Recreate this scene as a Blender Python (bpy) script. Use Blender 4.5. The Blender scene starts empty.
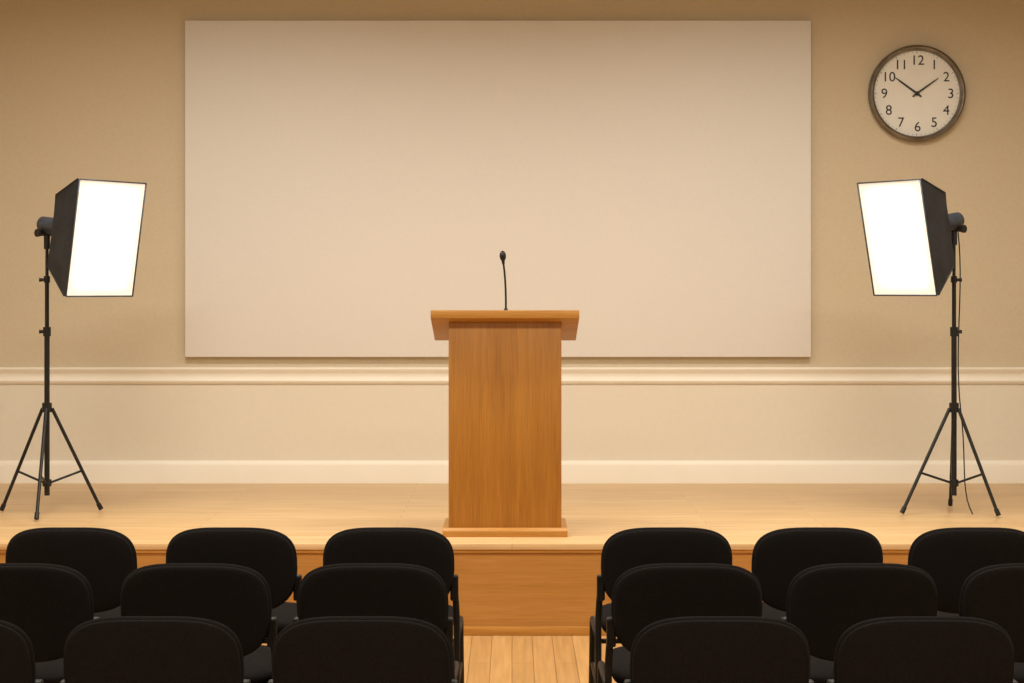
import bpy, bmesh, math
from mathutils import Vector, Matrix
S = bpy.context.scene
try:
    S.view_settings.view_transform = 'Standard'
    S.view_settings.look = 'None'
except Exception as e:
    print(e)

def lin(c):
    r = []
    for v in c:
        v = v/255.0
        r.append(v/12.92 if v <= 0.04045 else ((v+0.055)/1.055)**2.4)
    return (r[0], r[1], r[2], 1.0)

# ---------------------------------------------------------------- materials
def newmat(name, col, rough=0.5, metal=0.0, spec=0.5):
    m = bpy.data.materials.new(name); m.use_nodes = True
    b = m.node_tree.nodes['Principled BSDF']
    b.inputs['Base Color'].default_value = lin(col)
    b.inputs['Roughness'].default_value = rough
    b.inputs['Metallic'].default_value = metal
    b.inputs['Specular IOR Level'].default_value = spec
    return m, m.node_tree, b

def noisy(name, c1, c2, scale=20, rough=0.5, metal=0, spec=0.5, bump=0.0, bscale=200, stretch=(1,1,1), detail=4, lo=0.35, hi=0.65):
    m, nt, b = newmat(name, c1, rough, metal, spec)
    tc = nt.nodes.new('ShaderNodeTexCoord')
    mp = nt.nodes.new('ShaderNodeMapping'); mp.inputs['Scale'].default_value = stretch
    nt.links.new(tc.outputs['Object'], mp.inputs['Vector'])
    n = nt.nodes.new('ShaderNodeTexNoise'); n.inputs['Scale'].default_value = scale; n.inputs['Detail'].default_value = detail
    nt.links.new(mp.outputs[0], n.inputs['Vector'])
    r = nt.nodes.new('ShaderNodeValToRGB')
    r.color_ramp.elements[0].position = lo; r.color_ramp.elements[0].color = lin(c1)
    r.color_ramp.elements[1].position = hi; r.color_ramp.elements[1].color = lin(c2)
    nt.links.new(n.outputs['Fac'], r.inputs['Fac'])
    nt.links.new(r.outputs['Color'], b.inputs['Base Color'])
    if bump > 0:
        n2 = nt.nodes.new('ShaderNodeTexNoise'); n2.inputs['Scale'].default_value = bscale; n2.inputs['Detail'].default_value = 3
        nt.links.new(tc.outputs['Object'], n2.inputs['Vector'])
        bp = nt.nodes.new('ShaderNodeBump'); bp.inputs['Strength'].default_value = bump; bp.inputs['Distance'].default_value = 0.004
        nt.links.new(n2.outputs['Fac'], bp.inputs['Height']); nt.links.new(bp.outputs[0], b.inputs['Normal'])
    return m

def wood(name, dark, light, axis='z', rough=0.42):
    m, nt, b = newmat(name, light, rough, 0, 0.35)
    tc = nt.nodes.new('ShaderNodeTexCoord')
    st = {'z': (1, 1, .03), 'x': (.03, 1, 1), 'y': (1, .03, 1)}[axis]
    def nz(scale, det, dist):
        mp = nt.nodes.new('ShaderNodeMapping'); mp.inputs['Scale'].default_value = st
        nt.links.new(tc.outputs['Object'], mp.inputs['Vector'])
        n = nt.nodes.new('ShaderNodeTexNoise'); n.inputs['Scale'].default_value = scale
        n.inputs['Detail'].default_value = det; n.inputs['Distortion'].default_value = dist
        nt.links.new(mp.outputs[0], n.inputs['Vector']); return n
    a = nz(26, 4, 0.3); c = nz(170, 3, 0.1)
    mx = nt.nodes.new('ShaderNodeMath'); mx.operation = 'MULTIPLY_ADD'
    nt.links.new(a.outputs['Fac'], mx.inputs[0]); mx.inputs[1].default_value = 0.45
    m2 = nt.nodes.new('ShaderNodeMath'); m2.operation = 'MULTIPLY'; m2.inputs[1].default_value = 0.55
    nt.links.new(c.outputs['Fac'], m2.inputs[0]); nt.links.new(m2.outputs[0], mx.inputs[2])
    r = nt.nodes.new('ShaderNodeValToRGB')
    r.color_ramp.elements[0].position = 0.34; r.color_ramp.elements[0].color = lin(dark)
    r.color_ramp.elements[1].position = 0.62; r.color_ramp.elements[1].color = lin(light)
    nt.links.new(mx.outputs[0], r.inputs['Fac']); nt.links.new(r.outputs['Color'], b.inputs['Base Color'])
    return m

def planks(name, c1, c2, gap, along='x', w=1.3, h=0.09, rough=0.4):
    m, nt, b = newmat(name, c1, rough, 0, 0.4)
    tc = nt.nodes.new('ShaderNodeTexCoord')
    mp = nt.nodes.new('ShaderNodeMapping')
    if along == 'y': mp.inputs['Rotation'].default_value = (0, 0, math.pi/2)
    nt.links.new(tc.outputs['Object'], mp.inputs['Vector'])
    br = nt.nodes.new('ShaderNodeTexBrick')
    br.inputs['Scale'].default_value = 1.0
    br.inputs['Color1'].default_value = lin(c1); br.inputs['Color2'].default_value = lin(c2)
    br.inputs['Mortar'].default_value = lin(gap)
    br.inputs['Mortar Size'].default_value = 0.0016; br.inputs['Mortar Smooth'].default_value = 0.3
    br.inputs['Brick Width'].default_value = w; br.inputs['Row Height'].default_value = h
    br.offset = 0.37
    nt.links.new(mp.outputs[0], br.inputs['Vector'])
    mp2 = nt.nodes.new('ShaderNodeMapping'); mp2.inputs['Scale'].default_value = (0.06, 1, 1)
    nt.links.new(mp.outputs[0], mp2.inputs['Vector'])
    n = nt.nodes.new('ShaderNodeTexNoise'); n.inputs['Scale'].default_value = 45; n.inputs['Detail'].default_value = 5
    nt.links.new(mp2.outputs[0], n.inputs['Vector'])
    r = nt.nodes.new('ShaderNodeValToRGB')
    r.color_ramp.elements[0].position = 0.3; r.color_ramp.elements[0].color = (0.80, 0.77, 0.72, 1)
    r.color_ramp.elements[1].position = 0.65; r.color_ramp.elements[1].color = (1, 1, 1, 1)
    nt.links.new(n.outputs['Fac'], r.inputs['Fac'])
    mix = nt.nodes.new('ShaderNodeMixRGB'); mix.blend_type = 'MULTIPLY'; mix.inputs[0].default_value = 1
    nt.links.new(br.outputs['Color'], mix.inputs[1]); nt.links.new(r.outputs['Color'], mix.inputs[2])
    nt.links.new(mix.outputs[0], b.inputs['Base Color'])
    return m

def emis(name, col, s):
    m, nt, b = newmat(name, col, 0.6)
    b.inputs['Emission Color'].default_value = lin(col)
    b.inputs['Emission Strength'].default_value = s
    return m

M_WALL = noisy('wall_plaster', (200,185,161), (203,189,165), 60, 0.85, spec=0.2, bump=0.13, bscale=100, detail=6)
M_WAIN = noisy('wainscot_paint', (220,211,196), (222,213,199), 30, 0.7, spec=0.25)
M_TRIM = noisy('trim_paint', (234,227,215), (236,229,218), 6, 0.5, spec=0.35)
M_SCREEN = noisy('screen_fabric', (223,218,214), (225,220,216), 60, 0.85, spec=0.15, bump=0.02, bscale=260)
M_CEIL = noisy('ceiling_paint', (205,198,186), (212,205,193), 4, 0.9, spec=0.1)
M_SIDE = noisy('side_wall_paint', (198,187,168), (205,194,174), 4, 0.85, spec=0.2)
M_STAGE = planks('stage_planks', (212,176,128), (220,186,140), (180,140,97), 'x', 1.6, 0.11, 0.36)
M_FLOOR = planks('floor_planks', (180,138,88), (192,150,98), (116,80,46), 'y', 1.4, 0.095, 0.4)
M_OAKZ = wood('oak_veneer_vertical', (150,98,36), (176,120,48), 'z')
M_OAKX = wood('oak_veneer_horizontal', (166,113,46), (188,134,64), 'x')
M_OAKF = wood('stage_front_veneer', (168,116,55), (186,133,69), 'x')
M_FAB = noisy('black_upholstery', (22,20,20), (31,28,27), 260, 1.0, spec=0.05, bump=0.3, bscale=500)
M_SHELL = noisy('black_upholstered_shell', (23,21,21), (31,28,27), 300, 0.95, spec=0.08, bump=0.2, bscale=500)
M_TUBE = noisy('black_steel_tube', (18,17,17), (24,23,23), 30, 0.45, metal=0.2, spec=.3)
M_BLK = noisy('stand_black', (18,18,19), (26,26,27), 30, 0.4, spec=0.4)
M_CLOTH = noisy('softbox_black_cloth', (30,33,40), (44,48,56), 8, 0.6, spec=0.4, bump=0.3, bscale=30)
M_LAMP = noisy('lamp_housing_plastic', (44,52,64), (58,66,80), 20, 0.45)
M_CRIM = noisy('clock_bezel_metal', (118,112,105), (140,134,127), 12, 0.32, metal=0.85)
M_CFACE = noisy('clock_face_paper', (228,226,221), (232,230,225), 10, 0.6)
M_INK = noisy('clock_ink', (22,20,18), (30,28,26), 20, 0.5)
M_PANEL = emis('ceiling_panel_glow', (255,240,215), 1.5)
M_WHITE = noisy('fixture_frame_white', (225,222,215), (230,227,220), 10, 0.5)
# diffuser cloth: brightest in front of the lamp, falling off towards the seams
def glow():
    m, nt, b = newmat('softbox_diffuser_glow', (235,230,222), 0.7)
    at = nt.nodes.new('ShaderNodeAttribute'); at.attribute_name = 'edge'
    r = nt.nodes.new('ShaderNodeMapRange'); r.inputs['To Min'].default_value = 1.5; r.inputs['To Max'].default_value = .40
    r.interpolation_type = 'SMOOTHSTEP'; r.inputs['From Min'].default_value = .55
    nt.links.new(at.outputs['Fac'], r.inputs['Value'])
    b.inputs['Emission Color'].default_value = lin((255,248,236))
    nt.links.new(r.outputs[0], b.inputs['Emission Strength'])
    return m
M_GLOW = glow()

# ---------------------------------------------------------------- helpers
def link(o, parent=None):
    S.collection.objects.link(o)
    if parent: o.parent = parent
    return o
def empty(name, loc=(0,0,0), rot=(0,0,0)):
    e = bpy.data.objects.new(name, None); e.empty_display_size = 0.1
    e.location = loc; e.rotation_euler = rot
    return link(e)
def finish(bm, name, mats, parent=None, smooth=False, loc=(0,0,0), mat4=None, angle=None):
    bmesh.ops.recalc_face_normals(bm, faces=bm.faces)
    if mat4 is not None: bmesh.ops.transform(bm, matrix=mat4, verts=bm.verts)
    me = bpy.data.meshes.new(name); bm.to_mesh(me); bm.free()
    for m in (mats if isinstance(mats, list) else [mats]): me.materials.append(m)
    if smooth:
        for p in me.polygons: p.use_smooth = True
        if angle:
            try: me.set_sharp_from_angle(angle=math.radians(angle))
            except Exception as e: print(e)
    o = bpy.data.objects.new(name, me); o.location = loc
    return link(o, parent)
def box(name, lo, hi, mat, parent=None, bev=0.0, seg=2, mat4=None):
    bm = bmesh.new()
    bmesh.ops.create_cube(bm, size=1)
    for v in bm.verts:
        v.co = Vector([lo[i] + (v.co[i]+0.5)*(hi[i]-lo[i]) for i in range(3)])
    if bev > 0:
        bmesh.ops.bevel(bm, geom=list(bm.edges), offset=bev, segments=seg, profile=0.5, affect='EDGES')
    return finish(bm, name, mat, parent, smooth=bev > 0, mat4=mat4, angle=40)
def tube_bm(bm, pts, r, n=12):
    pts = [Vector(p) for p in pts]
    rr = r if isinstance(r, (list, tuple)) else [r]*len(pts)
    rings = []; prev = None
    for i, p in enumerate(pts):
        t = (pts[min(i+1, len(pts)-1)] - pts[max(i-1, 0)]).normalized()
        if prev is None:
            a = Vector((1,0,0)) if abs(t.x) < 0.9 else Vector((0,1,0))
            u = t.cross(a).normalized()
        else:
            u = (prev - t*prev.dot(t)).normalized()
        prev = u; w = t.cross(u)
        rings.append([bm.verts.new(p + (u*math.cos(2*math.pi*k/n) + w*math.sin(2*math.pi*k/n))*rr[i]) for k in range(n)])
    for a, b in zip(rings, rings[1:]):
        for k in range(n):
            bm.faces.new((a[k], a[(k+1) % n], b[(k+1) % n], b[k]))
    bm.faces.new(rings[0][::-1]); bm.faces.new(rings[-1])
def tube(name, pts, r, mat, parent=None, n=12, mat4=None):
    bm = bmesh.new(); tube_bm(bm, pts, r, n)
    return finish(bm, name, mat, parent, smooth=True, mat4=mat4, angle=50)
def extrude_x(name, prof, x0, x1, mat, parent=None, smooth=False):
    bm = bmesh.new()
    a = [bm.verts.new((x0, y, z)) for y, z in prof]; b = [bm.verts.new((x1, y, z)) for y, z in prof]
    n = len(prof)
    for i in range(n): bm.faces.new((a[i], a[(i+1) % n], b[(i+1) % n], b[i]))
    bm.faces.new(a[::-1]); bm.faces.new(b)
    return finish(bm, name, mat, parent, smooth=smooth, angle=35)
def bez(p0, p1, p2, p3, n=10):
    p0, p1, p2, p3 = map(Vector, (p0, p1, p2, p3)); out = []
    for i in range(n+1):
        t = i/n; out.append(p0*(1-t)**3 + p1*3*t*(1-t)**2 + p2*3*t*t*(1-t) + p3*t**3)
    return out

# ---------------------------------------------------------------- dimensions
F = 1700.0; E = 1.65; CX = 512; HY = 290
WY = 10.66; SY = 8.13; SZ = 0.44
X0, X1 = -4.3, 4.3; YB = -1.8; H = 3.95
def wx(px, d): return (px-CX)*d/F
def wz(py, d): return E + (HY-py)*d/F

# ---------------------------------------------------------------- room
box('floor', (X0, YB, -0.1), (X1, WY, 0), M_FLOOR)
bm = bmesh.new()
zs = [0, 1.11, H]
g = [[bm.verts.new((x, WY, z)) for z in zs] for x in (X0, X1)]
gb = [[bm.verts.new((x, WY+0.12, z)) for z in zs] for x in (X0, X1)]
for i in range(2):
    f = bm.faces.new((g[0][i], g[1][i], g[1][i+1], g[0][i+1])); f.material_index = 1-i
    bm.faces.new((gb[0][i], gb[0][i+1], gb[1][i+1], gb[1][i]))
    for s in (0, 1): bm.faces.new((g[s][i], g[s][i+1], gb[s][i+1], gb[s][i]))
bm.faces.new((g[0][2], g[1][2], gb[1][2], gb[0][2])); bm.faces.new((g[0][0], g[1][0], gb[1][0], gb[0][0]))
finish(bm, 'wall_back', [M_WALL, M_WAIN])
box('wall_left', (X0-0.12, YB, 0), (X0, WY, H), M_SIDE)
box('wall_right', (X1, YB, 0), (X1+0.12, WY, H), M_SIDE)
box('wall_rear', (X0, YB-0.12, 0), (X1, YB, H), M_SIDE)
box('ceiling', (X0, YB, H), (X1, WY, H+0.1), M_CEIL)

# stage
st = empty('stage', (0, 0, 0))
box('stage_deck', (X0+.001, SY-0.02, SZ-0.03), (X1-.001, WY-.001, SZ), M_STAGE, st, 0.004)
box('stage_front_panel', (X0+.001, SY, 0.0), (X1-.001, SY+0.03, SZ-0.03), M_OAKF, st)
box('stage_nosing_strip', (X0+.001, SY-0.012, SZ-0.045), (X1-.001, SY, SZ-0.03), M_OAKX, st)
box('stage_base_strip', (X0+.001, SY-0.015, 0.0), (X1-.001, SY, 0.042), M_OAKX, st, 0.003)

# chair rail and baseboard
extrude_x('trim_1', [(WY, 1.165), (WY-.026, 1.165), (WY-.030, 1.158), (WY-.027, 1.146), (WY-.018, 1.134), (WY-.012, 1.122),
    (WY-.012, 1.100), (WY-.016, 1.092), (WY-.020, 1.082), (WY-.017, 1.072), (WY-.009, 1.062), (WY, 1.060)], X0, X1, M_TRIM, smooth=True)
extrude_x('baseboard_back', [(WY, .580), (WY-.010, .580), (WY-.014, .572), (WY-.020, .560), (WY-.022, .552), (WY-.022, SZ), (WY, SZ)], X0, X1, M_TRIM, smooth=True)

# projection screen
box('projection_screen', (wx(185,WY-.045), WY-.047, wz(357,WY-.045)), (wx(811,WY-.045), WY-.001, wz(20.5,WY-.045)), M_SCREEN, None, 0.004)

# ---------------------------------------------------------------- clock
cd = WY-.05
ck = empty('analog_clock', (wx(917.7, cd), WY-.001, wz(93, cd)))
def lathe_y(name, prof, mat, parent, n=96):
    bm = bmesh.new(); rings = []
    for r, y in prof:
        rings.append([bm.verts.new((r*math.cos(2*math.pi*k/n), y, r*math.sin(2*math.pi*k/n))) for k in range(n)])
    for a, b in zip(rings, rings[1:]):
        for k in range(n): bm.faces.new((a[k], a[(k+1) % n], b[(k+1) % n], b[k]))
    bm.faces.new(rings[0]); bm.faces.new(rings[-1])
    return finish(bm, name, mat, parent, smooth=True, angle=40)
R = 0.302
lathe_y('clock_bezel', [(R-.01, 0), (R, -.01), (R, -.045), (R-.006, -.058), (R-.016, -.063), (R-.026, -.058), (R-.033, -.042), (R-.035, -.022)], M_CRIM, ck)
lathe_y('clock_face', [(R-.034, -.018), (R-.034, -.024)], M_CFACE, ck)
for h in range(1, 13):
    a = math.radians(90-30*h)
    cu = bpy.data.curves.new('numeral_%d' % h, 'FONT'); cu.body = str(h); cu.size = 0.086
    cu.align_x = 'CENTER'; cu.align_y = 'CENTER'; cu.extrude = 0.0006
    cu.materials.append(M_INK)
    o = bpy.data.objects.new('numeral_%d' % h, cu)
    o.location = (0.208*math.cos(a)+.005, -.0255, 0.208*math.sin(a)-.003); o.rotation_euler = (math.pi/2, 0, 0)
    link(o, ck)
bm = bmesh.new()
for k in range(60):
    a = 2*math.pi*k/60; L = .007 if k % 5 else .010; w = .0009 if k % 5 else .0016
    d = Vector((math.cos(a), 0, math.sin(a))); t = Vector((-math.sin(a), 0, math.cos(a)))
    v = [bm.verts.new(d*r + t*s*w + Vector((0, -.0248, 0))) for r, s in ((.262, -1), (.262, 1), (.262-L, 1), (.262-L, -1))]
    bm.faces.new(v)
finish(bm, 'minute_ticks', M_INK, ck)
def hand(name, dx, dz, L, w, y):
    d = Vector((dx, 0, dz)).normalized(); t = Vector((-d.z, 0, d.x))
    bm = bmesh.new()
    pr = [(-.035, w*.7), (0, w), (L*.8, w*.7), (L, w*.25)]
    l = [bm.verts.new(d*a + t*b + Vector((0, y, 0))) for a, b in pr]
    r = [bm.verts.new(d*a - t*b + Vector((0, y, 0))) for a, b in pr]
    f = bm.faces.new(l + r[::-1])
    ex = bmesh.ops.extrude_face_region(bm, geom=[f])
    for v in [g for g in ex['geom'] if isinstance(g, bmesh.types.BMVert)]: v.co.y -= .0015
    finish(bm, name, M_INK, ck)
hand('hour_hand', -22, 16, .168, .0066, -.029)
hand('minute_hand', 21, 15, .165, .0056, -.033)
lathe_y('hand_hub', [(.013, -.024), (.013, -.037), (.009, -.039)], M_INK, ck, 24)

# ---------------------------------------------------------------- lectern
lx = wx(505, 8.33)
LY = 8.33
lec = empty('lectern', (lx, LY, SZ))
hw = 0.277
def prism(name, prof, x0, x1, mat, bev=.003):
    bm = bmesh.new()
    a = [bm.verts.new((x0, y, z)) for y, z in prof]; b = [bm.verts.new((x1, y, z)) for y, z in prof]
    n = len(prof)
    for i in range(n): bm.faces.new((a[i], a[(i+1) % n], b[(i+1) % n], b[i]))
    bm.faces.new(a[::-1]); bm.faces.new(b)
    bmesh.ops.recalc_face_normals(bm, faces=bm.faces)
    bmesh.ops.bevel(bm, geom=list(bm.edges), offset=bev, segments=2, profile=0.5, affect='EDGES')
    return finish(bm, name, mat, lec, smooth=True, angle=40)
sl = -.29
ztop = lambda y: 1.104 + sl*(y+.04)
prism('lectern_body', [(.012, .02), (.352, .02), (.352, ztop(.352)-.03), (.012, ztop(.012)-.03)], -hw, hw, M_OAKZ)
prism('lectern_board', [(-.055, ztop(-.055)-.036), (-.055, ztop(-.055)+.004), (.385, ztop(.385)), (.385, ztop(.385)-.03)], -.362, .362, M_OAKX)
prism('lectern_stop_ledge', [(.355, ztop(.355)), (.385, ztop(.385)), (.385, ztop(.385)+.022), (.355, ztop(.355)+.03)], -.355, .355, M_OAKX, .002)
prism('lectern_plinth', [(-.012, 0), (.375, 0), (.375, .030), (.362, .044), (.002, .044), (-.012, .030)], -.306, .306, M_OAKX, .002)
# microphone
mx, my = 0.004, .05
mz = ztop(my)
mic = empty('gooseneck_microphone', (lx+mx, LY+my, SZ+mz+.008))
tube('mic_base', [(0,0,-.001), (0,0,.012), (0,0,.018), (0,0,.034)], [.024, .024, .012, .008], M_BLK, mic, 20)
neck = bez((0,0,.03), (.001,0,.13), (-.004,0,.20), (-.013,-.006,.262), 14)
tube('mic_neck', neck, .0052, M_BLK, mic, 10)
tube('mic_collar', [(-.012,-.006,.252), (-.014,-.007,.273)], [.007,.009], M_BLK, mic, 14)
hp = [Vector((-.014,-.007,.27)) + Vector((-.05,-.06,1)).normalized()*t for t in (0, .003, .012, .024, .036, .044, .048)]
tube('mic_head', hp, [.009, .012, .0155, .0165, .0145, .009, .002], M_BLK, mic, 18)

# ---------------------------------------------------------------- chairs
def pad_mesh(name, hx, hz, n, T, curve, mat, taper=.07):
    bm = bmesh.new(); NA = 72; rs = [0, .25, .5, .7, .82, .9, .95, .985, 1.0]
    def pt(r, th, side):
        c, s = math.cos(th), math.sin(th)
        x = hx*math.copysign(abs(c)**(2/n), c)*r; z = hz*math.copysign(abs(s)**(2/n), s)*r
        f = 1 - taper*max(0, (-(z/hz)))**1.5
        x *= f
        t = T*(max(0, 1-r**8))**.5*(.8+.2*(1-r*r))
        y = curve*x*x + side*t*.5
        return (x, y, z)
    rings = {}
    for side in (-1, 1):
        c = bm.verts.new(pt(0, 0, side)); rings[side] = [c]
        for r in rs[1:-1]: rings[side].append([bm.verts.new(pt(r, 2*math.pi*k/NA, side)) for k in range(NA)])
    rim = [bm.verts.new(pt(1, 2*math.pi*k/NA, 0)) for k in range(NA)]
    for side in (-1, 1):
        R_ = rings[side] + [rim]
        for k in range(NA): bm.faces.new((R_[0], R_[1][k], R_[1][(k+1) % NA]))
        for a, b in zip(R_[1:], R_[2:]):
            for k in range(NA): bm.faces.new((a[k], a[(k+1) % NA], b[(k+1) % NA], b[k]))
    bmesh.ops.recalc_face_normals(bm, faces=bm.faces)
    me = bpy.data.meshes.new(name); bm.to_mesh(me); bm.free()
    for p in me.polygons: p.use_smooth = True
    me.materials.append(mat); return me

ME_BACK = pad_mesh('back_cushion', .229, .155, 3.3, .042, .45, M_FAB, taper=.09)
ME_SHELL = pad_mesh('back_shell', .224, .1505, 3.3, .020, .45, M_SHELL, taper=.09)
ME_SEAT = pad_mesh('seat_cushion', .228, .225, 4.2, .065, 0.0, M_FAB, taper=.06)
ME_PAN = pad_mesh('seat_pan', .215, .212, 4.2, .022, 0.0, M_SHELL, taper=.06)
def frame_mesh():
    bm = bmesh.new()
    for s in (-1, 1):
        x = s*.236
        pts = bez((s*.226, .052, .635), (s*.232, .062, .580), (x, .075, .520), (x, .070, .44), 8) + [Vector((x, .045, .22)), Vector((s*.240, .012, .004))]
        tube_bm(bm, pts, .0115, 12)
        pts = [Vector((x, .072, .425)), Vector((x, .30, .425)), Vector((x, .44, .425))] + bez((x, .45, .425), (x, .48, .425), (x, .492, .41), (x, .497, .37), 5) + [Vector((s*.240, .525, .004))]
        tube_bm(bm, pts, .0115, 12)
        tube_bm(bm, [(x, .052, .25), (x, .505, .25)], .008, 10)
        for (yy, ) in ((.012,), (.525,)):
            tube_bm(bm, [(s*.240, yy, 0), (s*.240, yy, .022)], .016, 12)
    tube_bm(bm, [(-.236, .44, .415), (.236, .44, .415)], .009, 10)
    tube_bm(bm, [(-.236, .10, .415), (.236, .10, .415)], .009, 10)
    bmesh.ops.recalc_face_normals(bm, faces=bm.faces)
    me = bpy.data.meshes.new('chair_frame'); bm.to_mesh(me); bm.free()
    for p in me.polygons: p.use_smooth = True
    me.materials.append(M_TUBE); return me
ME_FRAME = frame_mesh()
def bracket_mesh():
    bm = bmesh.new()
    for s in (-1, 1):
        r = bmesh.ops.create_cube(bm, size=1)
        for v in r['verts']:
            v.co = Vector((s*.228 + v.co.x*.028, .050 + v.co.y*.034, .612 + v.co.z*.088))
    bmesh.ops.bevel(bm, geom=list(bm.edges), offset=.006, segments=2, profile=.5, affect='EDGES')
    bmesh.ops.recalc_face_normals(bm, faces=bm.faces)
    me = bpy.data.meshes.new('back_bracket'); bm.to_mesh(me); bm.free()
    me.materials.append(M_TUBE); return me
ME_BRK = bracket_mesh()
def chair(px, d, half=.225):
    e = empty('stacking_chair', (wx(px, d), d, 0))
    for nm, me, loc, rot in (('backrest', ME_BACK, (0, .012, .677), (math.radians(8)*1, 0, 0)),
                             ('back_shell', ME_SHELL, (0, -.006, .675), (math.radians(8), 0, 0)),
                             ('seat', ME_SEAT, (0, .285, .462), (math.radians(-90), 0, 0)),
                             ('seat_pan', ME_PAN, (0, .285, .432), (math.radians(-90), 0, 0)),
                             ('frame', ME_FRAME, (0, 0, 0), (0, 0, 0)),
                             ('back_bracket', ME_BRK, (0, 0, 0), (0, 0, 0))):
        o = bpy.data.objects.new(nm, me); o.location = loc; o.rotation_euler = rot; link(o, e)
D1, D2, D3 = 5.88, 5.11, 4.28
for px in (69, 230, 388, 667.5, 819, 976): chair(px, D1)
for px in (15, 194, 372, 688, 864, 1038): chair(px, D2)
for px in (-59, 151, 361, 721.5, 927): chair(px, D3)

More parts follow.
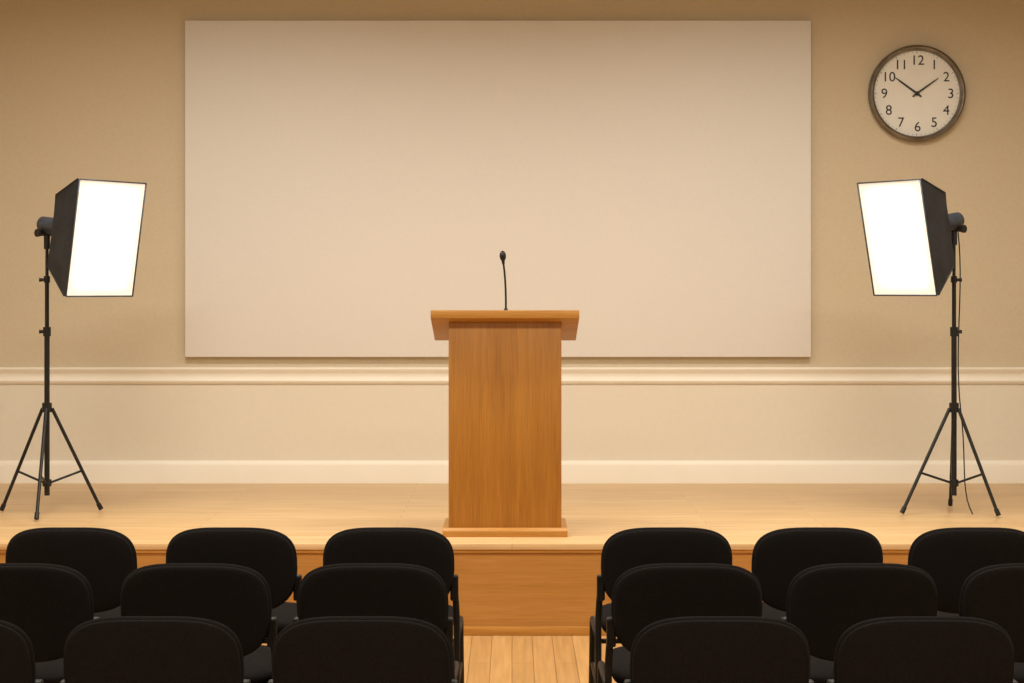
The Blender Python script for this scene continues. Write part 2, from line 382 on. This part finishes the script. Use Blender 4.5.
# ---------------------------------------------------------------- softboxes
def softbox(cx, cy, feet, top_z, yaw, pitch, width, height, side, D=.48):
    e = empty('softbox_light', (cx, cy, SZ))
    hub = .57; low = .17
    tube('pole_lower', [(0,0,.10), (0,0,.98)], .0145, M_BLK, e, 16)
    tube('pole_middle', [(0,0,.96), (0,0,1.28)], .0115, M_BLK, e, 16)
    tube('pole_upper', [(0,0,1.26), (0,0,top_z)], .009, M_BLK, e, 16)
    bm = bmesh.new()
    for z, h, r in ((.96, .05, .021), (hub-.02, .05, .026), (low-.02, .035, .024), (1.25, .035, .017)):
        tube_bm(bm, [(0,0,z), (0,0,z+h)], r, 18)
    for z in (.985, 1.265): tube_bm(bm, [(0,0,z), (-side*.04,-.012,z)], [.006,.011], 10)
    finish(bm, 'pole_collars', M_BLK, e, smooth=True, angle=50)
    bm = bmesh.new(); bt = bmesh.new()
    for fx, fy in feet:
        f = Vector((fx, fy, .018)); u = Vector((fx, fy, 0)).normalized()
        a = u*.026 + Vector((0,0,hub))
        tube_bm(bm, [a, f], .0095, 12)
        m = a.lerp(f, .62)
        tube_bm(bm, [u*.022 + Vector((0,0,low)), m], .0065, 10)
        tube_bm(bt, [f + (a-f).normalized()*.03, Vector((fx, fy, 0.013))+u*.004], [.013,.013], 12)
    finish(bm, 'tripod_legs', M_BLK, e, smooth=True, angle=50)
    for v in bt.verts: v.co.z = max(v.co.z, 0.0)
    finish(bt, 'rubber_feet', M_BLK, e, smooth=True, angle=50)
    th = math.radians(yaw)*side; ph = math.radians(pitch)
    M4 = Matrix.Translation((0, 0, top_z)) @ Matrix.Rotation(th, 4, 'Z') @ Matrix.Rotation(ph, 4, 'X')
    B = .13
    def quad(y, hx, hz): return [(-hx, y, -hz), (hx, y, -hz), (hx, y, hz), (-hx, y, hz)]
    W, Hh = width/2, height/2
    secs = [quad(-B, .065, .075), quad(-B-.09, .145, .19), quad(-D, W, Hh), quad(-D-.016, W, Hh)]
    bm = bmesh.new(); vs = [[bm.verts.new(p) for p in q] for q in secs]
    for a, b in zip(vs, vs[1:]):
        for k in range(4): bm.faces.new((a[k], a[(k+1) % 4], b[(k+1) % 4], b[k]))
    bm.faces.new(vs[0])
    finish(bm, 'softbox_shell', M_CLOTH, e, mat4=M4)
    bm = bmesh.new()
    for k in range(4): tube_bm(bm, [secs[0][k], secs[1][k], secs[2][k]], .004, 8)
    finish(bm, 'softbox_ribs', M_BLK, e, smooth=True, mat4=M4)
    bm = bmesh.new(); N = 32; gg = []; ev = []
    for i in range(N+1):
        row = []
        for j in range(N+1):
            u = i/N*2-1; v = j/N*2-1
            row.append(bm.verts.new((u*(W-.004), -D-.013-.010*(1-u*u)*(1-v*v), v*(Hh-.004))))
            ev.append((abs(u)**6+abs(v)**8)**(1/6) if (u or v) else 0.0)
        gg.append(row)
    for i in range(N):
        for j in range(N): bm.faces.new((gg[i][j], gg[i+1][j], gg[i+1][j+1], gg[i][j+1]))
    o = finish(bm, 'softbox_diffuser', M_GLOW, e, smooth=True, mat4=M4)
    at = o.data.attributes.new('edge', 'FLOAT', 'POINT')
    at.data.foreach_set('value', [min(1.0, x) for x in ev])
    bm = bmesh.new(); q = quad(-D-.016, W, Hh)
    for k in range(4): tube_bm(bm, [q[k], q[(k+1) % 4]], .0035, 8)
    finish(bm, 'softbox_rim', M_LAMP, e, smooth=True, mat4=M4)
    tube('lamp_housing', [(0,-.14,0), (0,-.12,0), (0,-.02,0), (0,.035,0), (0,.045,0)], [.075,.052,.046,.042,.03], M_LAMP, e, 24, mat4=M4)
    tube('tilt_pivot', [(-.045,0,-.045), (.045,0,-.045)], .016, M_BLK, e, 16, mat4=M4)
    tube('tilt_knob', [(-side*.045,0,-.045), (-side*.062,0,-.045)], [.020,.022], M_BLK, e, 14, mat4=M4)
    tube('stand_socket', [(0,0,top_z-.13), (0,0,top_z-.035)], .017, M_BLK, e, 16)
    return e

d = 9.19
softbox(wx(47, d), d, [(-.258, .05), (.028, -.30), (.268, .09)], wz(225, d)-SZ, 54.5, 10, .45, .61, 1, .47)
r = softbox(wx(954, d), d, [(-.295, -.07), (.190, -.17), (.05, .27)], wz(221, d)-SZ, 53, 12.5, .42, .61, -1, .465)
pts = bez((.03, .03, wz(232,d)-SZ), (.07, .05, 1.2), (.01, .05, .9), (.045, .03, .55), 14)[:-1] + bez((.045, .03, .55), (.07, 0, .3), (.02, -.05, .12), (.085, -.06, .006), 10)
tube('power_cable', pts, .0035, M_BLK, r, 8)

# ---------------------------------------------------------------- ceiling lights
WARM = (1.0, .955, .83)
def panel(x, y, sx, sy, power, spread=180):
    e = empty('ceiling_light', (x, y, H))
    box('light_frame', (-sx/2-.03, -sy/2-.03, -.03), (sx/2+.03, sy/2+.03, 0), M_WHITE, e, .004)
    box('light_diffuser', (-sx/2, -sy/2, -.036), (sx/2, sy/2, -.030), M_PANEL, e)
    l = bpy.data.lights.new('panel_lamp', 'AREA'); l.shape = 'RECTANGLE'; l.size = sx; l.size_y = sy
    l.energy = power; l.color = WARM; l.spread = math.radians(spread)
    o = bpy.data.objects.new('panel_lamp', l); o.location = (0, 0, -.045); link(o, e)
for x in (-1.75, 1.75):
    panel(x, 8.0, 1.6, .5, 70, 160)
    panel(x, 5.2, 1.6, .5, 102, 175)
    panel(x, 1.6, 1.6, .5, 75, 175)

w = bpy.data.worlds.new('world'); S.world = w; w.use_nodes = True
w.node_tree.nodes['Background'].inputs[0].default_value = (1, .9, .75, 1)
w.node_tree.nodes['Background'].inputs[1].default_value = 0.05

cam = bpy.data.cameras.new('camera'); cam.lens = 36*F/1024; cam.sensor_width = 36; cam.sensor_fit = 'HORIZONTAL'
cam.shift_y = -(341.5-HY)/1024
co = bpy.data.objects.new('camera', cam); co.location = (0, 0, E); co.rotation_euler = (math.pi/2, 0, 0); link(co)
S.camera = co
